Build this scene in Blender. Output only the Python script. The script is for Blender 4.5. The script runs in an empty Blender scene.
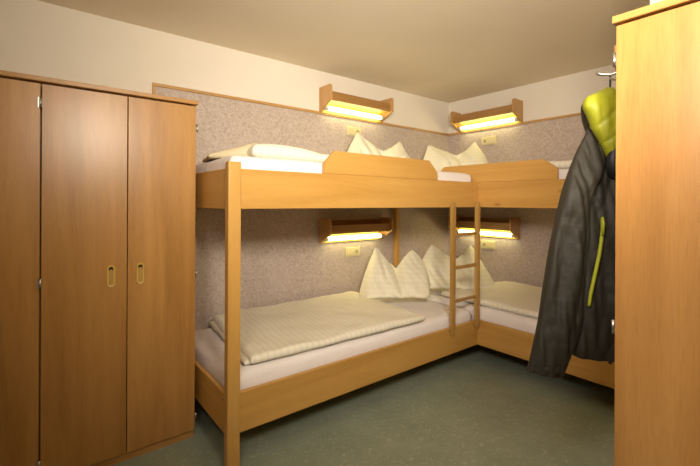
import bpy, bmesh, math, random
from mathutils import Vector, Matrix, noise
random.seed(7)
S = bpy.context.scene
COL = S.collection

# ------------------------------------------------------------------ camera
YAW, ROLL, F = 0.6687, 0.0048, 397.95
fw = Vector((math.sin(YAW), math.cos(YAW), 0)); rt = Vector((math.cos(YAW), -math.sin(YAW), 0)); up = Vector((0, 0, 1))
r2 = rt * math.cos(ROLL) + up * math.sin(ROLL); u2 = up * math.cos(ROLL) - rt * math.sin(ROLL)
cd = bpy.data.cameras.new('camera'); cam = bpy.data.objects.new('camera', cd); COL.objects.link(cam)
cam.matrix_world = Matrix(((r2.x, u2.x, -fw.x, -3.5953), (r2.y, u2.y, -fw.y, -2.7897), (r2.z, u2.z, -fw.z, 1.2992), (0, 0, 0, 1)))
cd.sensor_width = 36; cd.lens = 36 * F / 700; cd.shift_y = -(233 - 201.86) / 700; cd.clip_start = .02
S.camera = cam

# ------------------------------------------------------------------ world, lights, exposure
w = bpy.data.worlds.new('world'); S.world = w; w.use_nodes = True
w.node_tree.nodes['Background'].inputs[0].default_value = (.9, .7, .45, 1)
w.node_tree.nodes['Background'].inputs[1].default_value = .03


def area(name, loc, target, size, energy, color):
    l = bpy.data.lights.new(name, 'AREA'); l.energy = energy; l.color = color; l.shape = 'RECTANGLE'
    l.size, l.size_y = size
    o = bpy.data.objects.new(name, l); COL.objects.link(o); o.location = loc
    o.rotation_euler = (Vector(target) - Vector(loc)).to_track_quat('-Z', 'Y').to_euler()
    return o


fill = area('fill_light', (-3.85, -2.70, 1.95), (-2.0, -2.1, 1.55), (.4, .35), 14, (1, .88, .84)); fill.data.spread = math.radians(115)  # added fill for the right wardrobe and jacket, no fixture there
key = area('key_light', (-3.15, -2.95, 1.95), (-1.75, -.2, 2.0), (.4, .35), 24.5, (1, .885, .71)); key.data.spread = math.radians(100)
area('ceiling_light', (-3.3, -3.6, 2.35), (-3.0, -3.2, 0), (.8, .8), 10, (1, .88, .70))
S.view_settings.view_transform = 'Standard'; S.view_settings.look = 'None'
S.view_settings.gamma = 1; S.view_settings.exposure = 0.0; S.view_settings.use_curve_mapping = False
TUBE = 11.0


# ------------------------------------------------------------------ materials
def nm(name):
    m = bpy.data.materials.new(name); m.use_nodes = True
    nt = m.node_tree; return m, nt, nt.nodes, nt.links, nt.nodes['Principled BSDF']


def ramp(n, l, src, stops):
    r = n.new('ShaderNodeValToRGB'); e = r.color_ramp.elements
    while len(e) < len(stops): e.new(.5)
    for k, (p, c) in enumerate(stops): e[k].position = p; e[k].color = (*c, 1)
    l.new(src, r.inputs[0]); return r


def coords(n, l, scale, rnd=True, uv=False):
    t = n.new('ShaderNodeTexCoord'); mp = n.new('ShaderNodeMapping'); mp.inputs['Scale'].default_value = scale
    if rnd:
        oi = n.new('ShaderNodeObjectInfo'); ml = n.new('ShaderNodeMath'); ml.operation = 'MULTIPLY'; ml.inputs[1].default_value = 37
        l.new(oi.outputs['Random'], ml.inputs[0]); l.new(ml.outputs[0], mp.inputs['Location'])
    l.new(t.outputs['UV' if uv else 'Object'], mp.inputs[0]); return mp


def wood(name, dark, mid, light, axis, rough=.38, flecks=.5, knots=False, spec=.5):
    m, nt, n, l, b = nm(name)
    sc = [9, 9, 9]; sc['xyz'.index(axis)] = .7
    mp = coords(n, l, sc)
    a = n.new('ShaderNodeTexNoise'); a.inputs['Scale'].default_value = 1.1; a.inputs['Detail'].default_value = 5; a.inputs['Roughness'].default_value = .55; a.inputs['Distortion'].default_value = .6
    l.new(mp.outputs[0], a.inputs['Vector'])
    r = ramp(n, l, a.outputs[0], [(.28, dark), (.5, mid), (.72, light)])
    sc2 = [230, 230, 230]; sc2['xyz'.index(axis)] = 14
    mp2 = coords(n, l, sc2)
    f = n.new('ShaderNodeTexNoise'); f.inputs['Scale'].default_value = 1; f.inputs['Detail'].default_value = 2
    l.new(mp2.outputs[0], f.inputs['Vector'])
    fr = ramp(n, l, f.outputs[0], [(.3, (.80, .74, .66)), (.55, (1, 1, 1))])
    mx = n.new('ShaderNodeMix'); mx.data_type = 'RGBA'; mx.blend_type = 'MULTIPLY'; mx.inputs[0].default_value = flecks
    l.new(r.outputs[0], mx.inputs[6]); l.new(fr.outputs[0], mx.inputs[7])
    out = mx.outputs[2]
    if knots:
        sk = [5, 5, 5]; sk['xyz'.index(axis)] = 2.2
        mk = coords(n, l, sk); v = n.new('ShaderNodeTexVoronoi'); v.inputs['Scale'].default_value = 1
        l.new(mk.outputs[0], v.inputs['Vector'])
        kr = ramp(n, l, v.outputs['Distance'], [(.035, (.38, .22, .10)), (.09, (1, 1, 1))])
        m2 = n.new('ShaderNodeMix'); m2.data_type = 'RGBA'; m2.blend_type = 'MULTIPLY'; m2.inputs[0].default_value = .55
        l.new(out, m2.inputs[6]); l.new(kr.outputs[0], m2.inputs[7]); out = m2.outputs[2]
    l.new(out, b.inputs['Base Color']); b.inputs['Roughness'].default_value = rough
    b.inputs['Specular IOR Level'].default_value = spec
    return m


def plain(name, col, rough=.5, metal=0, emit=None, es=0):
    m, nt, n, l, b = nm(name); mp = coords(n, l, (30, 30, 30))
    a = n.new('ShaderNodeTexNoise'); a.inputs['Scale'].default_value = 1; l.new(mp.outputs[0], a.inputs['Vector'])
    c0 = tuple(x * .94 for x in col); r = ramp(n, l, a.outputs[0], [(.3, c0), (.7, col)])
    l.new(r.outputs[0], b.inputs['Base Color']); b.inputs['Roughness'].default_value = rough; b.inputs['Metallic'].default_value = metal
    if emit: b.inputs['Emission Color'].default_value = (*emit, 1); b.inputs['Emission Strength'].default_value = es
    return m


def plaster(name, col):
    m, nt, n, l, b = nm(name); mp = coords(n, l, (1, 1, 1), False)
    a = n.new('ShaderNodeTexNoise'); a.inputs['Scale'].default_value = 140; a.inputs['Detail'].default_value = 3; l.new(mp.outputs[0], a.inputs['Vector'])
    g = n.new('ShaderNodeTexNoise'); g.inputs['Scale'].default_value = 2.5; l.new(mp.outputs[0], g.inputs['Vector'])
    r = ramp(n, l, g.outputs[0], [(.3, tuple(x * .97 for x in col)), (.7, col)])
    l.new(r.outputs[0], b.inputs['Base Color']); b.inputs['Roughness'].default_value = .85
    bp = n.new('ShaderNodeBump'); bp.inputs['Strength'].default_value = .12; bp.inputs['Distance'].default_value = .002
    l.new(a.outputs[0], bp.inputs['Height']); l.new(bp.outputs[0], b.inputs['Normal']); return m


def wallpaper():
    m, nt, n, l, b = nm('mottled_wallpaper'); mp = coords(n, l, (1, 1, 1), False)
    a = n.new('ShaderNodeTexNoise'); a.inputs['Scale'].default_value = 27; a.inputs['Detail'].default_value = 2.5; a.inputs['Distortion'].default_value = 2.6; l.new(mp.outputs[0], a.inputs['Vector'])
    r = ramp(n, l, a.outputs[0], [(.34, (.43, .345, .295)), (.5, (.515, .43, .375)), (.64, (.585, .50, .44))])
    l.new(r.outputs[0], b.inputs['Base Color']); b.inputs['Roughness'].default_value = .6; b.inputs['Specular IOR Level'].default_value = .35
    bp = n.new('ShaderNodeBump'); bp.inputs['Strength'].default_value = .25; bp.inputs['Distance'].default_value = .002
    l.new(a.outputs[0], bp.inputs['Height']); l.new(bp.outputs[0], b.inputs['Normal']); return m


def lino():
    m, nt, n, l, b = nm('green_linoleum'); mp = coords(n, l, (1, 1, 1), False)
    a = n.new('ShaderNodeTexNoise'); a.inputs['Scale'].default_value = 5; a.inputs['Detail'].default_value = 8; a.inputs['Roughness'].default_value = .7; l.new(mp.outputs[0], a.inputs['Vector'])
    r = ramp(n, l, a.outputs[0], [(.3, (.255, .305, .225)), (.5, (.30, .35, .26)), (.7, (.345, .395, .30))])
    mp2 = coords(n, l, (22, 34, 14), False)
    f = n.new('ShaderNodeTexNoise'); f.inputs['Scale'].default_value = 1.5; f.inputs['Detail'].default_value = 3; f.inputs['Distortion'].default_value = 1; l.new(mp2.outputs[0], f.inputs['Vector'])
    fr = ramp(n, l, f.outputs[0], [(.57, (0, 0, 0)), (.70, (.15, .15, .115))])
    mx = n.new('ShaderNodeMix'); mx.data_type = 'RGBA'; mx.blend_type = 'ADD'; mx.inputs[0].default_value = .8
    l.new(r.outputs[0], mx.inputs[6]); l.new(fr.outputs[0], mx.inputs[7]); l.new(mx.outputs[2], b.inputs['Base Color'])
    b.inputs['Roughness'].default_value = .42; b.inputs['Specular IOR Level'].default_value = .4; return m


def fabric(name, col, stripe=None, per=.022, amt=.10, bump=.4, rough=.8, noise_s=25, spec=.3, sheen=0):
    # stripes run along the UV u axis, repeating over v (UVs are in metres)
    m, nt, n, l, b = nm(name)
    mp = coords(n, l, (1, 1, 1), False)
    a = n.new('ShaderNodeTexNoise'); a.inputs['Scale'].default_value = noise_s; a.inputs['Detail'].default_value = 3; l.new(mp.outputs[0], a.inputs['Vector'])
    bp = n.new('ShaderNodeBump'); bp.inputs['Strength'].default_value = bump; bp.inputs['Distance'].default_value = .006
    l.new(a.outputs[0], bp.inputs['Height']); last = bp.outputs[0]
    b.inputs['Base Color'].default_value = (*col, 1)
    if stripe:
        u = coords(n, l, (1, 1 / per, 1), False, True); sx = n.new('ShaderNodeSeparateXYZ'); l.new(u.outputs[0], sx.inputs[0])
        fr = n.new('ShaderNodeMath'); fr.operation = 'PINGPONG'; fr.inputs[1].default_value = .5; l.new(sx.outputs[1], fr.inputs[0])
        r = ramp(n, l, fr.outputs[0], [(.2, col), (.3, tuple(x * (1 - amt) for x in col))])
        l.new(r.outputs[0], b.inputs['Base Color'])
        b2 = n.new('ShaderNodeBump'); b2.inputs['Strength'].default_value = .5; b2.inputs['Distance'].default_value = .0025
        l.new(r.outputs[0], b2.inputs['Height']); l.new(last, b2.inputs['Normal']); last = b2.outputs[0]
    l.new(last, b.inputs['Normal']); b.inputs['Roughness'].default_value = rough; b.inputs['Specular IOR Level'].default_value = spec
    if sheen: b.inputs['Sheen Weight'].default_value = sheen
    return m


CAB = ((.37, .175, .042), (.455, .228, .060), (.53, .28, .08))
BED = ((.50, .265, .058), (.58, .32, .078), (.64, .365, .098))
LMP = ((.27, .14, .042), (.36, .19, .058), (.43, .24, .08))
cab_z = wood('beech_veneer_upright', *CAB, 'z', .33, .45)
cab_x = wood('beech_veneer_lengthwise', *CAB, 'x', .36, .45)
cab_y = wood('beech_veneer_crosswise', *CAB, 'y', .36, .45)
bed_x = wood('honey_wood_lengthwise', *BED, 'x', .4, .25, True)
bed_y = wood('honey_wood_crosswise', *BED, 'y', .4, .25, True)
bed_z = wood('honey_wood_upright', *BED, 'z', .4, .25)
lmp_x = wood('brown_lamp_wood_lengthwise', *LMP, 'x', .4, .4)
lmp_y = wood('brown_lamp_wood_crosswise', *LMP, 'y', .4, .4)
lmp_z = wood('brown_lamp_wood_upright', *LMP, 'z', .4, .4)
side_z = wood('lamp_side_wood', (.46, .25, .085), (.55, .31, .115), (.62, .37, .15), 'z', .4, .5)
lad_z = wood('ladder_wood_upright', (.37, .205, .05), (.45, .255, .066), (.52, .30, .088), 'z', .4, .3)
lad_x = wood('ladder_wood_rung', (.32, .165, .04), (.39, .205, .052), (.45, .25, .07), 'x', .4, .3)
trim_x = wood('wall_trim_wood_a', (.42, .23, .07), (.50, .28, .09), (.56, .33, .11), 'x')
trim_y = wood('wall_trim_wood_b', (.42, .23, .07), (.50, .28, .09), (.56, .33, .11), 'y')
dark_gap = plain('dark_recess', (.02, .012, .008), .9)
cream = plaster('cream_plaster', (.82, .76, .66))
ceil_m = plaster('ceiling_plaster', (.84, .75, .60))
paper = wallpaper(); floor_m = lino()
steel = plain('brushed_steel', (.50, .48, .44), .35, 1)
handle_m = plain('ochre_plastic', (.62, .40, .09), .35)
recess_m = plain('ochre_recess', (.45, .26, .06), .5)
socket_m = plain('cream_plastic', (.72, .63, .36), .35)
yellow_glow_m = plain('painted_tube_glow', (.62, .45, .10), .45)  # the tube's yellow glow put into the colour under the lamp shelf
socket_d = plain('socket_recess', (.42, .36, .20), .5)
tube_m = plain('glowing_tube', (1, 1, .9), .3, 0, (1, .93, .48), TUBE)
cap_m = plain('tube_end_cap', (.62, .58, .48), .4)
sheet_m = fabric('white_sheet', (.86, .81, .785), None, noise_s=20, bump=.8)
duvet_m = fabric('cream_striped_damask', (.88, .835, .68), True, .038, .06, noise_s=9, bump=.35, rough=.6)
pillow_m = fabric('cream_pillow_damask', (.90, .86, .66), True, .040, .035, noise_s=10, bump=.4, rough=.6)
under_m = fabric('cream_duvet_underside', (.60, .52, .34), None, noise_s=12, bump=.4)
jacket_m = fabric('dark_grey_shell_fabric', (.022, .0185, .011), None, noise_s=45, bump=.3, rough=.62, spec=.3)
lime_m = fabric('lime_lining', (.27, .28, .014), None, noise_s=16, bump=.6, rough=.5)
black_m = plain('black_cord', (.012, .011, .010), .6)


# ------------------------------------------------------------------ builders
def wloc(o):
    v = Vector((0, 0, 0))
    while o: v += Vector(o.location); o = o.parent
    return v


def box(bm, x0, x1, y0, y1, z0, z1, bev=0, seg=2):
    r = bmesh.ops.create_cube(bm, size=1); vs = r['verts']
    bmesh.ops.scale(bm, vec=(abs(x1 - x0), abs(y1 - y0), abs(z1 - z0)), verts=vs)
    bmesh.ops.translate(bm, vec=((x0 + x1) / 2, (y0 + y1) / 2, (z0 + z1) / 2), verts=vs)
    if bev:
        es = list({e for v in vs for e in v.link_edges})
        bmesh.ops.bevel(bm, geom=es, offset=bev, segments=seg, affect='EDGES', profile=.5)


def prism(bm, pts, axis, a0, a1, bev=0):
    """closed polygon pts in the two other axes (in xyz order), extruded along axis"""
    def P(p, a):
        return {'x': (a, p[0], p[1]), 'y': (p[0], a, p[1]), 'z': (p[0], p[1], a)}[axis]
    A = [bm.verts.new(P(p, a0)) for p in pts]; B = [bm.verts.new(P(p, a1)) for p in pts]; n = len(pts)
    fs = [bm.faces.new(A), bm.faces.new(B[::-1])]
    for i in range(n): fs.append(bm.faces.new((A[i], B[i], B[(i + 1) % n], A[(i + 1) % n])))
    bmesh.ops.recalc_face_normals(bm, faces=fs)
    if bev: bmesh.ops.bevel(bm, geom=list({e for f in fs for e in f.edges}), offset=bev, segments=2, affect='EDGES')


def tube(bm, pts, rad, seg=12, caps=True):
    pts = [Vector(p) for p in pts]; rings = []
    for i, p in enumerate(pts):
        d = (pts[min(i + 1, len(pts) - 1)] - pts[max(i - 1, 0)]).normalized()
        a = d.orthogonal().normalized() if i == 0 else (rings_a - d * rings_a.dot(d)).normalized()
        rings_a = a; b = d.cross(a); r = rad[i] if isinstance(rad, (list, tuple)) else rad
        rings.append([bm.verts.new(p + (a * math.cos(t) + b * math.sin(t)) * r) for t in [2 * math.pi * k / seg for k in range(seg)]])
    for i in range(len(rings) - 1):
        for k in range(seg):
            f = bm.faces.new((rings[i][k], rings[i][(k + 1) % seg], rings[i + 1][(k + 1) % seg], rings[i + 1][k])); f.smooth = True
    if caps: bm.faces.new(rings[0][::-1]); bm.faces.new(rings[-1])


def obj(name, bm, mats, parent=None, smooth=False):
    if not isinstance(bm, bmesh.types.BMesh):
        fn = bm; bm = bmesh.new(); fn(bm)
    if parent: bmesh.ops.translate(bm, vec=-wloc(parent), verts=bm.verts)
    me = bpy.data.meshes.new(name); bmesh.ops.recalc_face_normals(bm, faces=bm.faces)
    if smooth:
        for f in bm.faces: f.smooth = True
    bm.to_mesh(me); bm.free()
    for m in (mats if isinstance(mats, (list, tuple)) else [mats]): me.materials.append(m)
    o = bpy.data.objects.new(name, me); COL.objects.link(o)
    if parent: o.parent = parent
    return o


def bx(name, mat, parent, *a, **k):
    return obj(name, lambda bm: box(bm, *a, **k), mat, parent)


def thing(name, label, cat, loc, group=None):
    o = bpy.data.objects.new(name, None); COL.objects.link(o); o.location = loc; o.empty_display_size = .1
    o['label'] = label; o['category'] = cat
    if group: o['group'] = group
    return o


def tag(o, label, cat, group=None):
    o['label'] = label; o['category'] = cat
    if group: o['group'] = group
    return o


def struct(name, bm, mats):
    o = obj(name, bm, mats); o['kind'] = 'structure'; return o


def setorigin(o, loc):
    loc = Vector(loc); o.data.transform(Matrix.Translation(-loc)); o.location = loc


# ------------------------------------------------------------------ room
H, TR = 2.400, 2.046
X0, Y0 = -4.9, -6.0
struct('floor', lambda bm: box(bm, X0 - .1, .1, Y0 - .1, .1, -.1, 0), floor_m)
struct('ceiling', lambda bm: box(bm, X0 - .1, .1, Y0 - .1, .1, H, H + .1), ceil_m)


def two_tone(parts):
    bm = bmesh.new()
    for mi, a in parts:
        n0 = len(bm.faces); box(bm, *a); bm.faces.ensure_lookup_table()
        for f in bm.faces[n0:]: f.material_index = mi
    return bm


struct('wall_back', two_tone([(0, (X0 - .1, -3.0, 0, .1, 0, H)), (1, (-3.0, .0, 0, .1, 0, TR)), (0, (-3.0, .0, 0, .1, TR, H))]), [cream, paper])
struct('wall_right', two_tone([(1, (0, .1, -2.3, .1, 0, TR)), (0, (0, .1, -2.3, .1, TR, H))]), [cream, paper])
struct('wall_closet_block', lambda bm: box(bm, -1.70, .1, Y0 - .1, -2.29, 0, H), cream)
struct('wall_left', lambda bm: box(bm, X0 - .1, X0, Y0, 0, 0, H), cream)
struct('wall_front', lambda bm: box(bm, X0, -1.7, Y0 - .1, Y0, 0, H), cream)
struct('trim_1', lambda bm: box(bm, -3.012, -.012, -.012, 0, TR - .009, TR + .011, .002), trim_x)
struct('trim_2', lambda bm: box(bm, -.012, 0, -2.289, -.0125, TR - .009, TR + .011, .002), trim_y)
struct('trim_3', lambda bm: box(bm, -3.012, -2.992, -.012, 0, 0, TR - .0095, .002), side_z)

# ------------------------------------------------------------------ wardrobe beside the bed
WY = -.556
WL, WR = -3.922, -2.906
wd = thing('wardrobe', 'tall beech wardrobe with three narrow doors beside the foot of the bunks', 'wardrobe', ((WL + WR) / 2, -.28, 0))
bx('side_panel', cab_z, wd, WL, WL + .018, WY + .022, -.006, .0, 1.824)
bx('side_panel', cab_z, wd, WR - .018, WR, WY + .022, -.006, .0, 1.824)
bx('carcass', cab_z, wd, WL + .0185, WR - .0185, WY + .035, -.006, .05, 1.822)
bx('top_panel', cab_x, wd, WL - .01, WR + .008, WY - .014, -.004, 1.8245, 1.846, bev=.003)
bx('plinth', cab_x, wd, WL + .0185, WR - .0185, WY + .0195, WY + .034, 0, .046)
seams = [WR, -3.237, -3.579, WL]


def handle(parent, x, z, y, name='handle', axis='y'):
    def ring(bm):
        o, i = [], []
        n = 12; hw, hh = .0185, .035
        for k in range(2 * n + 2):
            t = math.pi * k / n if k <= n else math.pi * (k - 1) / n
            sgn = 1 if k <= n else -1
            o.append((math.cos(t) * hw, sgn * hh + math.sin(t) * hw)); i.append((math.cos(t) * hw * .55, sgn * hh + math.sin(t) * hw * .55))
        N = len(o)
        prof = [(o, y), (o, y - .004), ([(a * .78 + b * .22, c * .78 + d * .22) for (a, c), (b, d) in zip(o, i)], y - .006), (i, y - .0045), (i, y - .0006)]
        R = [[bm.verts.new((x + a, yy, z + b)) for a, b in pts] for pts, yy in prof]
        for q in range(len(R) - 1):
            for k in range(N): bm.faces.new((R[q][k], R[q][(k + 1) % N], R[q + 1][(k + 1) % N], R[q + 1][k]))
        bm.faces.new(R[-1]); bm.faces.new(R[0][::-1])
    h = obj(name, ring, handle_m, parent)
    def oval(k, dz=0): return [(x + math.cos(t) * .0185 * k, z + (.035 if i <= 12 else -.035) + math.sin(t) * .0185 * k) for i, t in enumerate([math.pi * j / 12 for j in range(13)] + [math.pi * j / 12 for j in range(12, 25)])]
    obj('recess', lambda bm: prism(bm, oval(.54), 'y', y - .0011, y - .0007), recess_m, h)
    top = [(x + math.cos(t) * .0098, z + .035 + math.sin(t) * .0098) for t in [math.pi * k / 10 for k in range(11)]]
    low = [(x - .0098 * c, z + .022 + .011 * math.sin(math.acos(c))) for c in (1, .8, .5, 0, -.5, -.8, -1)]
    obj('finger_recess', lambda bm: prism(bm, top + low, 'y', y - .0017, y - .0012), dark_gap, h)
    return h


for k in range(3):
    a, b = seams[k + 1] + .002, seams[k] - .002
    if k == 1: a += .002
    d = bx('door', cab_z, wd, a, b, WY, WY + .018, .047, 1.817, bev=.0015)
    if k == 0: handle(d, -3.179, .933, WY)
    if k == 1: handle(d, -3.307, .933, WY)
    if k == 2: handle(d, -3.64 - .2, .933, WY)


def hinge(parent, x, y, z, h=.045, dx=1):
    def f(bm):
        tube(bm, [(x, y, z - h / 2), (x, y, z + h / 2)], .0055, 10)
        box(bm, x - .010, x + .004, y + .0005, y + .003, z - h / 2, z + h / 2)
    return obj('hinge', f, steel, parent)


for z in (1.733, .930, .125): hinge(wd, -3.579, WY - .004, z)
for z in (1.70, .90, .115):
    obj('hinge', lambda bm: (tube(bm, [(WR + .006, WY + .008, z - .02), (WR + .006, WY + .008, z + .02)], .0055, 10), box(bm, WR + .0002, WR + .005, WY + .006, WY + .03, z - .02, z + .02)), steel, wd)

# ------------------------------------------------------------------ wardrobe on the right, near the camera
CX, CY0, CY1 = -2.26, -2.356, -3.30
wc = thing('wardrobe', 'tall beech wardrobe close by at the right edge with the jacket hanging at its side', 'wardrobe', ((CX - 1.72) / 2, (CY0 + CY1) / 2, 0))
bx('side_panel', cab_z, wc, CX + .021, -1.72, CY0 - .018, CY0, 0, 1.824)
bx('side_panel', cab_z, wc, CX + .021, -1.72, CY1, CY1 + .018, 0, 1.824)
bx('carcass', cab_z, wc, CX + .034, -1.72, CY1 + .0185, CY0 - .0185, .05, 1.822)
bx('top_panel', cab_y, wc, CX - .012, -1.712, CY1 - .008, CY0 + .008, 1.8245, 1.846, bev=.003)
bx('plinth', cab_y, wc, CX + .0195, CX + .033, CY1 + .0185, CY0 - .0185, 0, .046)
for a, b, hy in ((CY0 - .474, CY0, CY0 - .44), (CY1, CY0 - .478, CY0 - .51)):
    bx('door', cab_z, wc, CX, CX + .018, a, b, .047, 1.819, bev=.0015)
for z in (1.722, .935, .125):
    obj('hinge', lambda bm: (tube(bm, [(CX + .004, CY0 + .0055, z - .02), (CX + .004, CY0 + .0055, z + .02)], .005, 10), box(bm, CX + .002, CX + .03, CY0 + .0002, CY0 + .003, z - .02, z + .02)), steel, wc)

# ------------------------------------------------------------------ coat rack on the side of the right wardrobe
cr = thing('coat_rack', 'small wooden rail with steel hooks holding the jacket beside the right wardrobe', 'coat rack', (-2.05, CY0, 1.73))
prof = [(-2.215, 1.715), (-2.19, 1.690), (-1.95, 1.690), (-1.925, 1.715), (-1.925, 1.78), (-2.215, 1.78)]
obj('board', lambda bm: prism(bm, prof, 'y', CY0 + .0005, CY0 + .020, .002), bed_x, cr)
for hx in (-2.09,):
    def hook(bm):
        y = CY0 + .0206
        box(bm, hx - .009, hx + .009, y, y + .004, 1.695, 1.765, .002)
        pts = []
        for k in range(13):
            t = k / 12; pts.append((hx - .02 * t, y + .003 + .082 * t, 1.738 - .014 * math.sin(math.pi * t * .8) + .008 * t * t))
        tube(bm, pts, [.0045] * 9 + [.005, .006, .0065, .006], 10)
        pts = []
        for k in range(9):
            t = k / 8; pts.append((hx + .004 * t, y + .003 + .05 * t, 1.722 - .014 * math.sin(math.pi * t * .8) + .004 * t * t))
        tube(bm, pts, .0042, 10)
    obj('hook', hook, steel, cr)

# ------------------------------------------------------------------ bunk beds
PX, PY = -.850, -.949          # front faces of the side rails
U0, U1, L0, L1 = 1.262, 1.4575, .1765, .372
FX = -2.885
ba = thing('bunk_bed', 'honey coloured wooden bunk bed running along the back wall from the wardrobe', 'bunk bed', (-1.9, -.47, 0))


def yrot_board(name, mat, par, poly, axis, a0, a1): return obj(name, lambda bm: prism(bm, poly, axis, a0, a1, .002), mat, par)


bx('post', bed_z, ba, -2.883, -2.820, -.966, -.921, 0, 1.489, bev=.004)
bx('post', bed_z, ba, -2.883, -2.820, -.060, -.016, 0, 1.489, bev=.004)
bx('post', bed_z, ba, -.866, -.822, -.060, -.016, 0, 1.489, bev=.003)
bx('side_rail', bed_x, ba, -2.8195, PX - .0005, PY, PY + .025, U0, U1, bev=.003)
bx('side_rail', bed_x, ba, -2.8195, PX - .0005, PY, PY + .025, L0, L1, bev=.003)
for z0, z1 in ((U0, U1), (L0, L1)):
    e = bx('end_rail', bed_y, ba, -2.878, -2.855, -.9205, -.0605, z0, z1, bev=.003)
    for dz in (.03, z1 - z0 - .03):
        obj('screw', lambda bm: tube(bm, [(-2.8785, -.905, z0 + dz), (-2.8800, -.905, z0 + dz)], .006, 10), steel, e)
    bx('back_rail', bed_x, ba, -2.8195, -.867, -.045, -.022, z0, z1, bev=.002)
    bx('slat_base', bed_y, ba, -2.850, -.897, -.9235, -.0455, z0 + .01, z0 + .035)
yrot_board('guard_board', bed_x, ba, [(-2.322, U1 + .0005), (-2.322, 1.516), (-2.252, 1.591), (-1.432, 1.591), (-1.345, 1.512), (-1.341, U1 + .0005)], 'y', PY + .0005, PY + .0245)

bb = thing('bunk_bed', 'honey coloured wooden bunk bed running along the right wall, ending behind the jacket', 'bunk bed', (-.43, -1.1, 0))
YE = -2.10
for z0, z1 in ((U0, U1), (L0, L1)):
    bx('side_rail', bed_y, bb, PX, PX + .025, YE + .05, PY + .030, z0, z1, bev=.003)
    bx('end_rail', bed_x, bb, PX + .04, -.03, YE + .01, YE + .033, z0, z1, bev=.003)
    bx('back_rail', bed_y, bb, -.045, -.022, YE + .05, -.065, z0, z1, bev=.002)
    bx('slat_base', bed_x, bb, PX + .0255, -.0455, YE + .04, -.068, z0 + .01, z0 + .035)
bx('post', bed_z, bb, PX - .015, PX + .03, YE - .013, YE + .049, 0, 1.489, bev=.004)
bx('post', bed_z, bb, -.060, -.016, YE - .013, YE + .049, 0, 1.489, bev=.004)
yrot_board('guard_board', bed_y, bb, [(-.560, U1 + .0005), (-.560, 1.555), (-.61, 1.601), (-1.462, 1.601), (-1.555, 1.533), (-1.557, U1 + .0005)], 'x', PX + .0005, PX + .0245)
obj('screw', lambda bm: tube(bm, [(PX + .003 - .0035, PY - .006, 1.437), (PX - .0045, PY - .006, 1.437)], .004, 8), steel, bb)

# ------------------------------------------------------------------ ladder
ld = thing('ladder', 'narrow wooden bunk ladder with three rungs hooked on the upper rail at the inner corner', 'ladder', (-1.02, PY - .02, .33))
for cx in (-1.192, -.886):
    zt, zb = (1.306, .325) if cx < -1 else (1.306, .318)
    def rail(bm):
        w_, d0, d1 = .0215, PY - .034, PY - .004
        poly = [(cx - w_ * .55, zb), (cx + w_ * .55, zb), (cx + w_, zb + .05), (cx + w_, zt - .045), (cx + w_ * .6, zt), (cx - w_ * .6, zt), (cx - w_, zt - .045), (cx - w_, zb + .05)]
        prism(bm, poly, 'y', d0, d1, .006)
    r_ = obj('side_rail', rail, lad_z, ld)
    for zz in (zt - .03, zb + .035):
        obj('screw', lambda bm: tube(bm, [(cx, PY - .0342, zz), (cx, PY - .036, zz)], .0045, 8), steel, r_)
for z in (1.060, .816, .570):
    bx('rung', lad_x, ld, -1.170, -.908, PY - .031, PY - .008, z - .012, z + .012, bev=.005)
for cx in (-1.192, -.886):
    bx('hook_plate', steel, ld, cx - .006, cx + .006, PY - .0038, PY - .0008, 1.262, 1.292)


# ------------------------------------------------------------------ shelf lamps
def lamp(loc, facing, label, group='wall lamps'):
    """built facing -y with its left back bottom corner at the origin; facing 'y' or 'x'"""
    t = thing('wall_lamp', label, 'lamp', loc, group)
    W = .71

    def tr(bm):
        if facing == 'x':   # turn so that the front looks to -x
            bmesh.ops.rotate(bm, verts=bm.verts, cent=(0, 0, 0), matrix=Matrix.Rotation(-math.pi / 2, 3, 'Z'))
        bmesh.ops.translate(bm, verts=bm.verts, vec=loc)
    def part(name, fn, mat, par=t):
        bm = bmesh.new(); fn(bm); tr(bm); return obj(name, bm, mat, par)
    L_ = lmp_x if facing == 'y' else lmp_y
    sp = [(-.002, 0), (-.170, .088), (-.170, .198), (-.157, .211), (-.002, .211)]
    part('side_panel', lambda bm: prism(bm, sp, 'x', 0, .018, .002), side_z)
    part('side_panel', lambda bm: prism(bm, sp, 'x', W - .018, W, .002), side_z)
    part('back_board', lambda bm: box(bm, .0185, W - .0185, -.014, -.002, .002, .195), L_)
    part('shelf', lambda bm: box(bm, .0185, W - .0185, -.130, -.0145, .086, .100), yellow_glow_m)
    part('glow_panel', lambda bm: box(bm, .0185, W - .0185, -.0175, -.0145, .004, .0855), yellow_glow_m)  # added panel, coloured like wood lit yellow by the tube
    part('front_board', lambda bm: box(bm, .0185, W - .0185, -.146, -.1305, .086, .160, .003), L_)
    tb = part('lamp_tube', lambda bm: tube(bm, [(.055, -.050, .040), (W - .055, -.050, .040)], .017, 16), tube_m)
    for a, b in ((.022, .0545), (W - .0545, W - .022)):
        part('end_cap', lambda bm: tube(bm, [(a, -.050, .038), (b, -.050, .038)], .0185, 14), cap_m, tb)
    return t


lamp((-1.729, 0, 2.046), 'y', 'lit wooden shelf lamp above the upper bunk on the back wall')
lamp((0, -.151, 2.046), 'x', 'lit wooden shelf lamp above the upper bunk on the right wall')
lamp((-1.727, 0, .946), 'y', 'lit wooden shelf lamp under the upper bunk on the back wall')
lamp((0, -.130, .950), 'x', 'lit wooden shelf lamp on the right wall behind the ladder')


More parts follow.
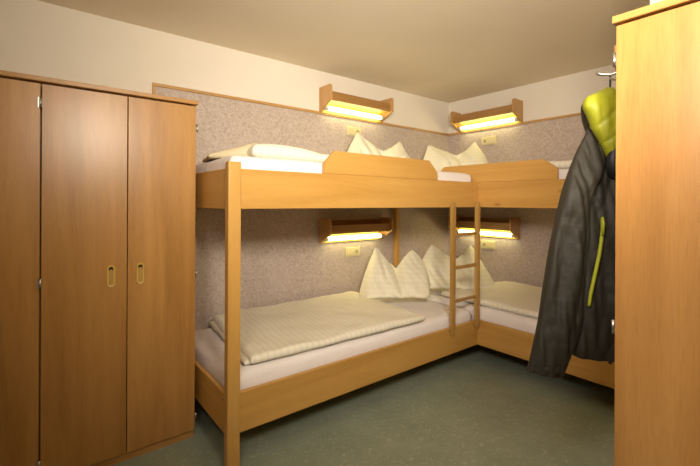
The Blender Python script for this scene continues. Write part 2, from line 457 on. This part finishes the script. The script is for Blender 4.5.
# ------------------------------------------------------------------ sockets
def wall_socket(loc, facing, mirror, label):
    t = thing('wall_socket', label, 'socket', loc, 'wall sockets')
    def tr(bm):
        if mirror: bmesh.ops.scale(bm, verts=bm.verts, vec=(-1, 1, 1)); bmesh.ops.reverse_faces(bm, faces=bm.faces)
        if facing == 'x': bmesh.ops.rotate(bm, verts=bm.verts, cent=(0, 0, 0), matrix=Matrix.Rotation(-math.pi / 2, 3, 'Z'))
        bmesh.ops.translate(bm, verts=bm.verts, vec=loc)
    def part(name, fn, mat, par=t):
        bm = bmesh.new(); fn(bm); tr(bm); return obj(name, bm, mat, par)
    part('plate', lambda bm: box(bm, -.081, .081, -.010, -.001, -.041, .041, .003), socket_m)
    part('switch', lambda bm: box(bm, -.068, -.013, -.015, -.0105, -.028, .028, .003), socket_m)
    s_ = part('outlet', lambda bm: tube(bm, [(.040, -.0105, 0), (.040, -.0125, 0)], .024, 20), socket_m)
    part('recess', lambda bm: tube(bm, [(.040, -.0128, 0), (.040, -.0134, 0)], .018, 20), socket_d, s_)


wall_socket((-1.362, 0, .853), 'y', False, 'cream double socket on the back wall above the lower bunk')
wall_socket((-1.354, 0, 1.932), 'y', False, 'cream double socket on the back wall beneath the upper lamp')
wall_socket((0, -.500, .872), 'x', True, 'cream double socket on the right wall above the lower bunk')
wall_socket((0, -.502, 1.925), 'x', True, 'cream double socket on the right wall beneath the upper lamp')


# ------------------------------------------------------------------ bedding
def N(x, y, z, s, seed=0): return noise.noise(Vector((x * s + seed * 7.3, y * s - seed * 3.1, z * s + seed)))


def mattress(name, x0, x1, y0, y1, z0, z1, label, seed, drop=.0):
    bm = bmesh.new(); nx, ny = int((x1 - x0) / .03), int((y1 - y0) / .03); rr = .035
    def pt(i, j, k):
        return None
    # rounded slab: rows of a loop around, then a grid top
    import itertools
    top = {}
    for i in range(nx + 1):
        for j in range(ny + 1):
            fx, fy = i / nx, j / ny
            x = x0 + rr * .5 + (x1 - x0 - rr) * fx; y = y0 + rr * .5 + (y1 - y0 - rr) * fy
            e = min(fx * (x1 - x0), (1 - fx) * (x1 - x0), fy * (y1 - y0), (1 - fy) * (y1 - y0))
            z = z1 - .012 * max(0, 1 - e / .04) ** 2 + .004 * N(x, y, 0, 6, seed)
            top[i, j] = bm.verts.new((x, y, z))
    for i in range(nx):
        for j in range(ny): bm.faces.new((top[i, j], top[i + 1, j], top[i + 1, j + 1], top[i, j + 1]))
    loop = [(i, 0) for i in range(nx)] + [(nx, j) for j in range(ny)] + [(i, ny) for i in range(nx, 0, -1)] + [(0, j) for j in range(ny, 0, -1)]
    prev = [top[k] for k in loop]
    cx, cy = (x0 + x1) / 2, (y0 + y1) / 2
    levels = [(z1 - .022, .6), (z1 - .04, 1), (z1 - .08, 1), ((z0 + z1) / 2, 1), (z0 + .01, 1), (z0, .5)]
    for z, o in levels:
        cur = []
        for (i, j) in loop:
            fx, fy = i / nx, j / ny
            ox = (-1 if i == 0 else 1 if i == nx else 0); oy = (-1 if j == 0 else 1 if j == ny else 0)
            x = x0 + rr * .5 + (x1 - x0 - rr) * fx; y = y0 + rr * .5 + (y1 - y0 - rr) * fy
            wv = .004 * N(x * 3 + z * 9, y * 3, z * 5, 5, seed) - .002
            k = rr * .5 * o + (wv if 0 < o <= 1 else 0)
            cur.append(bm.verts.new((x + ox * k * (.7 if oy else 1), y + oy * k * (.7 if ox else 1), z)))
        for q in range(len(loop)): bm.faces.new((prev[q], cur[q], cur[(q + 1) % len(loop)], prev[(q + 1) % len(loop)]))
        prev = cur
    bm.faces.new(prev[::-1])
    o = obj(name, bm, sheet_m, None, True); tag(o, label, 'mattress'); setorigin(o, (cx, cy, z0)); return o


LM, UM = .448, 1.532
mattress('mattress', -2.850, -.862, -.914, -.064, L0 + .0355, LM, 'white sheeted mattress on the lower bunk along the back wall', 1)
mattress('mattress', -2.850, -.862, -.914, -.064, U0 + .0355, UM, 'white sheeted mattress on the upper bunk along the back wall', 2)
mattress('mattress', PX + .032, -.064, YE + .056, -.052, L0 + .0355, LM + .012, 'white sheeted mattress on the lower bunk along the right wall', 3)
mattress('mattress', PX + .032, -.064, YE + .056, -.052, U0 + .0355, UM, 'white sheeted mattress on the upper bunk along the right wall', 4)


def slab(bm, uvl, quad, zb, hf, nu, nv, edge, seed, amp=.008, uaxis=0, uv0=(0, 0), mat=0, wob=.01):
    """puffy closed sheet over quad (A,B,C,D = u0v0,u1v0,u1v1,u0v1) resting at zb, height hf(u,v)"""
    A, B, C_, D = [Vector((*p, 0)) for p in quad]
    lu = ((B - A).length + (C_ - D).length) / 2; lv = ((D - A).length + (C_ - B).length) / 2
    T, Bt = {}, {}
    for i in range(nu + 1):
        for j in range(nv + 1):
            u, v = i / nu, j / nv
            # cluster samples at the borders for rounded edges
            u = .5 - .5 * math.cos(math.pi * u) if nu > 4 else u; u = .35 * (i / nu) + .65 * u
            v = .35 * (j / nv) + .65 * (.5 - .5 * math.cos(math.pi * v))
            p = (A * (1 - u) + B * u) * (1 - v) + (D * (1 - u) + C_ * u) * v
            e = min(u * lu, (1 - u) * lu, v * lv, (1 - v) * lv); q = min(1, e / edge)
            pr = math.sqrt(max(0, 1 - (1 - q) ** 2)); h = hf(u, v)
            n = N(p.x, p.y, seed, 5, seed) * amp + N(p.x, p.y, seed, 16, seed) * amp * .35
            px = p.x + N(p.x, p.y, 0, 6, seed + 3) * wob; py = p.y + N(p.x, p.y, 0, 6, seed + 9) * wob
            zm = zb + h * .45
            T[i, j] = bm.verts.new((px, py, zm + h * .55 * pr + n * pr))
            border = i in (0, nu) or j in (0, nv)
            Bt[i, j] = T[i, j] if border else bm.verts.new((px, py, zm - h * .45 * pr))
            T[i, j].index = 0
            T[i, j][uvl] = Vector((v * lv + uv0[0], u * lu + uv0[1], 0)); Bt[i, j][uvl] = T[i, j][uvl]
    for i in range(nu):
        for j in range(nv):
            for G, rev in ((T, 0), (Bt, 1)):
                q = [G[i, j], G[i + 1, j], G[i + 1, j + 1], G[i, j + 1]]
                if len(set(q)) < 3: continue
                q = q[::-1] if rev else q
                try: f = bm.faces.new(q); f.material_index = mat
                except ValueError: pass


def uv_finish(bm, lay):
    uv = bm.loops.layers.uv.new('UVMap')
    for f in bm.faces:
        for lp in f.loops: lp[uv].uv = lp.vert[lay][:2]
    bm.verts.layers.float_vector.remove(lay)


def cloth(name, layers, mats, label, cat, origin):
    bm = bmesh.new(); lay = bm.verts.layers.float_vector.new('cuv')
    for kw in layers: slab(bm, lay, **kw)
    uv_finish(bm, lay)
    o = obj(name, bm, mats, None, True); tag(o, label, cat); setorigin(o, origin); return o


# lower duvet along the back wall, folded in two layers
cloth('duvet', [
    dict(quad=[(-2.755, -.865), (-1.50, -.890), (-1.46, -.085), (-2.665, -.085)], zb=LM + .007, hf=lambda u, v: .022 + .012 * v, nu=60, nv=34, edge=.018, seed=1, amp=.004),
    dict(quad=[(-2.735, -.895), (-1.44, -.925), (-1.42, -.070), (-2.645, -.070)], zb=LM + .012, hf=lambda u, v: .046 + .020 * v, nu=90, nv=50, edge=.028, seed=2, amp=.010),
], [duvet_m], 'cream striped duvet folded flat on the lower bunk along the back wall', 'duvet', (-2.1, -.5, LM + .004))
# upper duvet along the back wall with its foot end rolled thin
cloth('duvet', [
    dict(quad=[(-2.69, -.80), (-1.70, -.80), (-1.66, -.09), (-2.60, -.09)], zb=UM + .004, hf=lambda u, v: .070 + .020 * math.sin(math.pi * min(1, u * 2.2)) - .02 * u, nu=60, nv=30, edge=.055, seed=5, amp=.012),
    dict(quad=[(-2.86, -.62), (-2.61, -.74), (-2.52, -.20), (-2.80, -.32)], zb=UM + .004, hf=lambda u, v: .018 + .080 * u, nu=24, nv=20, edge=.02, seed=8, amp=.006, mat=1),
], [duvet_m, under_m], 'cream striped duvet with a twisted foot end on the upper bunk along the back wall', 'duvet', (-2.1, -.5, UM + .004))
# lower duvet along the right wall (u runs along the bed)
cloth('duvet', [
    dict(quad=[(-.765, -.53), (-.775, -1.97), (-.085, -1.97), (-.095, -.74)], zb=LM + .016, hf=lambda u, v: .030 + .03 * v, nu=60, nv=34, edge=.024, seed=11, amp=.005),
    dict(quad=[(-.79, -.53), (-.785, -1.98), (-.070, -1.98), (-.080, -.72)], zb=LM + .024, hf=lambda u, v: .044 + .045 * v, nu=60, nv=34, edge=.030, seed=12, amp=.010),
], [duvet_m], 'cream striped duvet folded flat on the lower bunk along the right wall', 'duvet', (-.43, -1.3, LM + .016))
cloth('duvet', [
    dict(quad=[(-.76, -.75), (-.76, -1.96), (-.08, -1.96), (-.09, -.75)], zb=UM + .004, hf=lambda u, v: .055 + .02 * v, nu=50, nv=30, edge=.045, seed=15, amp=.010),
], [duvet_m], 'cream duvet on the upper bunk along the right wall, mostly behind the guard board', 'duvet', (-.43, -1.3, UM + .004))


def pillow(b0, b1, z0, t0, t1, prof, thick, seed, label, crease=.53):
    """stood on edge with two pointed ears: base from b0 to b1, ears at t0 and t1 (3D)"""
    bm = bmesh.new(); lay = bm.verts.layers.float_vector.new('cuv')
    b0, b1 = Vector((*b0, z0)), Vector((*b1, z0)); t0, t1 = Vector(t0), Vector(t1)
    s0, s1 = [p[0] for p in prof if p[1] >= .95][0], [p[0] for p in prof if p[1] >= .95][-1]
    wd_ = (b1 - b0).length; nrm = (b1 - b0).cross(Vector((0, 0, 1))).normalized()   # towards the viewer side
    nu, nv = 72, 36; G = ({}, {})
    def hp(s):
        for (a, x), (b, y) in zip(prof, prof[1:]):
            if a <= s <= b:
                t = (s - a) / (b - a); return x + (y - x) * t
        return prof[-1][1]
    for i in range(nu + 1):
        s = i / nu; hh = (hp(max(0, s - .012)) + hp(s) * 2 + hp(min(1, s + .012))) / 4
        q = (s - s0) / (s1 - s0)
        tp = t0 + (t1 - t0) * q
        for j in range(nv + 1):
            t = j / nv; tt = t * hh
            base = b0 + (b1 - b0) * s; p = base + (tp - base) * tt
            bulge = .05 * math.sin(math.pi * min(1, t * 1.0)) * (1 if s > .8 else -1 if s < .12 else 0) * 0
            es = min(s, 1 - s) * wd_ / .10; es = math.sqrt(max(0, 1 - (1 - min(1, es)) ** 2))
            et = min(1, (1 - t) * hh * .42 / .15); et = 1 - (1 - et) ** 1.8
            eb = min(1, t * hh * .42 / .05); eb = math.sqrt(max(0, 1 - (1 - eb) ** 2)) * .75 + .25 if 0 < t else 0
            body = (1.35 - .95 * tt)
            th = thick * es * et * eb * body
            dcr = math.exp(-((s - crease - .10 * (hp(crease) - tt)) / .045) ** 2) * min(1, tt / .35)
            dcr2 = math.exp(-((s - .30 - .15 * (1 - tt)) / .03) ** 2) * (.35 if tt > .3 else 0)
            for k, sg in ((0, 1), (1, -1)):
                w_ = N(p.x + sg, p.y, p.z, 6, seed) * .022 + (.5 - abs(noise.noise(Vector((s * 9 + tt * 3 * math.sin(seed), tt * 2.2 + seed, seed * 2.0 + sg))))) * .030 - .012 + N(p.x, p.y, p.z, 24, seed) * .005
                off = th * sg - dcr * thick * .85 * (sg > 0) - dcr2 * thick * .45 * (sg > 0)
                border = i in (0, nu) or j in (0, nv)
                if border and k: G[1][i, j] = G[0][i, j]; continue
                v = bm.verts.new(p + nrm * (off + (w_ * es * et if not border else w_ * .4)))
                v[lay] = Vector((s * wd_, t * .45 * hh, 0)); G[k][i, j] = v
    for k in (0, 1):
        for i in range(nu):
            for j in range(nv):
                q = [G[k][i, j], G[k][i + 1, j], G[k][i + 1, j + 1], G[k][i, j + 1]]
                try: bm.faces.new(q if k == 0 else q[::-1])
                except ValueError: pass
    uv_finish(bm, lay)
    o = obj('pillow', bm, pillow_m, None, True); tag(o, label, 'pillow'); setorigin(o, ((b0 + b1) / 2)); return o


EARS = [(0, .08), (.07, .32), (.19, .70), (.29, 1.0), (.37, .83), (.46, .66), (.54, .56), (.63, .78), (.745, .985), (.84, .84), (.93, .62), (1, .24)]
EARS_U = [(0, .1), (.1, .45), (.2, .75), (.27, 1), (.34, .85), (.45, .68), (.53, .62), (.62, .75), (.70, 1), (.77, .75), (.87, .5), (1, .15)]
EARS_B = [(0, .20), (.07, .58), (.24, 1), (.34, .82), (.43, .70), (.52, .64), (.60, .78), (.69, 1), (.77, .76), (.87, .46), (1, .12)]
pillow((-1.49, -.26), (-.99, -.58), LM + .055, (-1.265, -.21, .916), (-.955, -.35, .893), EARS, .085, 1, 'cream eared pillow on the lower bunk, nearest the back wall post')
pillow((-.79, -.33), (-.33, -.78), LM + .062, (-.60, -.27, .905), (-.225, -.44, .893), EARS_B, .085, 2, 'cream eared pillow in the lower corner behind the ladder')
pillow((-1.62, -.24), (-1.02, -.42), UM + .008, (-1.467, -.20, 1.896), (-1.045, -.28, 1.845), EARS_U, .075, 3, 'cream eared pillow on the upper bunk along the back wall')
pillow((-.76, -.36), (-.25, -.64), UM + .008, (-.66, -.28, 1.853), (-.19, -.47, 1.905), EARS_U, .075, 4, 'cream eared pillow on the upper bunk in the corner')

# ------------------------------------------------------------------ jacket hanging from the coat rack
J0 = Vector((-2.055, -2.285, 0)); LE = Vector((-.785, .62, 0)); DP = Vector((.62, .785, 0))   # sideways and away
jk = thing('jacket', 'dark grey hooded rain jacket with lime lining hanging from the hook', 'jacket', (-2.1, -2.25, .62))


def JP(a, z, d=0): return J0 + LE * a + DP * d + Vector((0, 0, z))


def loft(bm, rows, seg, fold=0, seed=0, power=2.4, nrow=60, k=3):
    """rows: (z, a_left, a_right, depth_centre, half_depth); smooth tube through them"""
    def interp(t):
        x = t * (len(rows) - 1); i = min(int(x), len(rows) - 2); f = x - i; out = []
        for c in range(5):
            p = [rows[max(0, i - 1)][c], rows[i][c], rows[i + 1][c], rows[min(len(rows) - 1, i + 2)][c]]
            out.append(.5 * (2 * p[1] + (p[2] - p[0]) * f + (2 * p[0] - 5 * p[1] + 4 * p[2] - p[3]) * f * f + (3 * p[1] - p[0] - 3 * p[2] + p[3]) * f ** 3))
        return out
    R = []
    for r in range(nrow + 1):
        z, al, ar, dc, hd = interp(r / nrow); ring = []
        for s in range(seg):
            t = 2 * math.pi * s / seg; c, sn = math.cos(t), math.sin(t)
            ca = math.copysign(abs(c) ** (2 / power), c); sa = math.copysign(abs(sn) ** (2 / power), sn)
            a = (al + ar) / 2 + (al - ar) / 2 * ca; fo = 0
            if fold:
                def rid(x, y, q): return 1 - 2 * abs(noise.noise(Vector((x, y, seed + q))))
                fo = fold * (1.0 * rid(a * 13 + z * 2.2, z * 1.9, 0) + .55 * rid(a * 26 - z * 3, z * 3.5, 5) + .14 * rid(a * 30, z * 20, 9) - .7) * (1 - abs(c) ** 4)
            ring.append(bm.verts.new(JP(a, z, dc + hd * sa * 1 + (fo if sn < 0 else -fo * .6))))
        R.append(ring)
    for r in range(nrow):
        for s in range(seg):
            bm.faces.new((R[r][s], R[r][(s + 1) % seg], R[r + 1][(s + 1) % seg], R[r + 1][s]))
    bm.faces.new(R[0]); bm.faces.new(R[-1][::-1])
    return R


K = 1.35 / 397.95


def jr(v, ul, ur, dc, hd):
    k = (1.35 + dc) / 397.95; x0 = 264 * K
    return (1.2992 - (v - 201.86) * k, x0 - (ul - 350) * k, x0 - (ur - 350) * k, dc, hd)


def slant(bm, R, a_gain):  # tilt the last rows so that a hem is not level
    pass


def JU(u, v, d):
    z, a, _, dc, _ = jr(v, u, u, d, 0); return JP(a, z, dc)


def body(bm):
    rows = [jr(130, 598, 618, .045, .010), jr(140, 594, 622, .04, .026), jr(165, 590, 626, .035, .038), jr(200, 585, 628, .015, .042), jr(240, 582, 629, .01, .044),
            jr(285, 577, 629, .01, .046), jr(325, 573, 629, .01, .046), jr(343, 572, 628, .01, .044), jr(350, 573, 627, .01, .040), jr(354, 574.5, 626, .01, .034)]
    R = loft(bm, rows, 96, .018, 3, nrow=130)
    for k, ring in enumerate(R[-30:]):      # the hem hangs lower away from the sleeve
        f = ((k + 1) / 30) ** 1.5
        for v in ring:
            a = (v.co - J0).dot(LE); v.co.z -= f * .014 * max(0, min(1, (.135 - a) / .10)) ** .8


def sleeve(bm):
    rows = [jr(124, 586, 598, .02, .006), jr(133, 585.5, 602, .018, .016), jr(148, 578, 604, .010, .026), jr(170, 569.5, 602, -.006, .036), jr(198, 561.5, 590, -.02, .044),
            jr(240, 552, 587.5, -.02, .042), jr(290, 543.7, 582.5, -.025, .040), jr(322, 539, 582, -.025, .038), jr(348, 533.5, 573.5, -.025, .034), jr(370, 528.3, 563, -.025, .028)]
    R = loft(bm, rows, 96, .017, 8, nrow=130)
    # cuff drops towards the right, as it hangs
    for k, ring in enumerate(R[-14:]):
        f = (k + 1) / 14
        for v in ring:
            a = (v.co - J0).dot(LE); v.co.z -= f * max(0, (86 * K - a)) * .19


obj('body', body, jacket_m, jk, True)
sl = obj('sleeve', sleeve, jacket_m, jk, True)


def hood_shell(bm):
    rows = [jr(96, 588, 603, .02, .008), jr(104, 581.8, 608, .02, .022), jr(115, 582.5, 612, .02, .034), jr(128, 586.5, 614, .02, .038), jr(142, 593, 616, .02, .034), jr(156, 601, 618, .02, .026), jr(166, 607, 618, .02, .012)]
    loft(bm, rows, 40, .006, 12, nrow=40)


def hood_lining(bm):
    rows = [jr(86, 607, 613, -.022, .005), jr(90, 599, 615.5, -.022, .016), jr(96, 586.5, 617, -.024, .028), jr(105, 583.5, 618, -.026, .034), jr(116, 588.5, 619, -.026, .036), jr(130, 594.5, 619, -.026, .034),
            jr(143, 602, 619, -.024, .028), jr(153, 606.5, 618, -.022, .020), jr(161, 608.5, 615, -.02, .010)]
    R = loft(bm, rows, 48, .010, 21, nrow=60)
    # quilted seams: shallow grooves across the padding
    for ring in R:
        for v in ring:
            a = (v.co - J0).dot(LE); z = v.co.z
            for c0, c1 in ((1.575, .9), (1.495, .9)):
                dd = abs(z - (c0 - (a - .06) * c1)) / .006
                if dd < 1.6: v.co += DP * .006 * math.exp(-dd * dd)


obj('hood', hood_shell, jacket_m, jk, True)
obj('hood_lining', hood_lining, lime_m, jk, True)
# turned in collar edge and dark lining beside the hood
obj('collar', lambda bm: loft(bm, [jr(136, 611.5, 617, -.030, .006), jr(148, 609.5, 618, -.032, .014), jr(160, 607, 619, -.030, .020), jr(170, 608, 619, -.022, .020), jr(177, 612, 619, -.012, .010)], 20, nrow=24), black_m, jk, True)


def loop(bm):
    tube(bm, [JU(609.5, 88, .004), JU(609.8, 78, .006), JU(609.8, 73.2, .0), JU(610, 78, -.012), JU(609.6, 89, -.016)], .0028, 8)


obj('hanging_loop', loop, black_m, jk)


def zipper(bm):
    pts = []; px = [(602.5, 217), (602.8, 228), (601.6, 240), (599.5, 254), (596.6, 268), (593.5, 282), (591, 294), (589.6, 305)]
    for i in range(29):
        t = i / 28 * (len(px) - 1); k = min(int(t), len(px) - 2); f = t - k
        u = px[k][0] * (1 - f) + px[k + 1][0] * f; v = px[k][1] * (1 - f) + px[k + 1][1] * f
        pts.append(JU(u, v, -.043))
    tube(bm, pts, [.005 + .0012 * math.sin(math.pi * i / 28) for i in range(29)], 8)


zp = obj('pocket_zipper', zipper, lime_m, jk, True)
obj('zipper_pull', lambda bm: tube(bm, [JU(602.5, 216, -.048), JU(603.8, 223, -.054), JU(603.2, 234, -.052)], .0042, 8), lime_m, zp)


def cuff_tab(bm):
    tube(bm, [JP((614 - 531.5) * K, .735, -.062), JP((614 - 541) * K, .727, -.066), JP((614 - 550) * K, .721, -.064)], .004, 8)


obj('cuff_tab', lambda bm: loft(bm, [jr(366, 546, 560, -.052, .003), jr(369, 545, 561, -.053, .004), jr(373, 546, 561, -.052, .003)], 16, nrow=8), jacket_m, sl, True)
for u_, v_ in ((587, 355.5), (611, 361)):
    obj('cord_toggle', lambda bm: tube(bm, [JU(u_, v_ - 6, .0), JU(u_, v_ + 1.5, -.002)], [.005, .006], 8), black_m, jk)
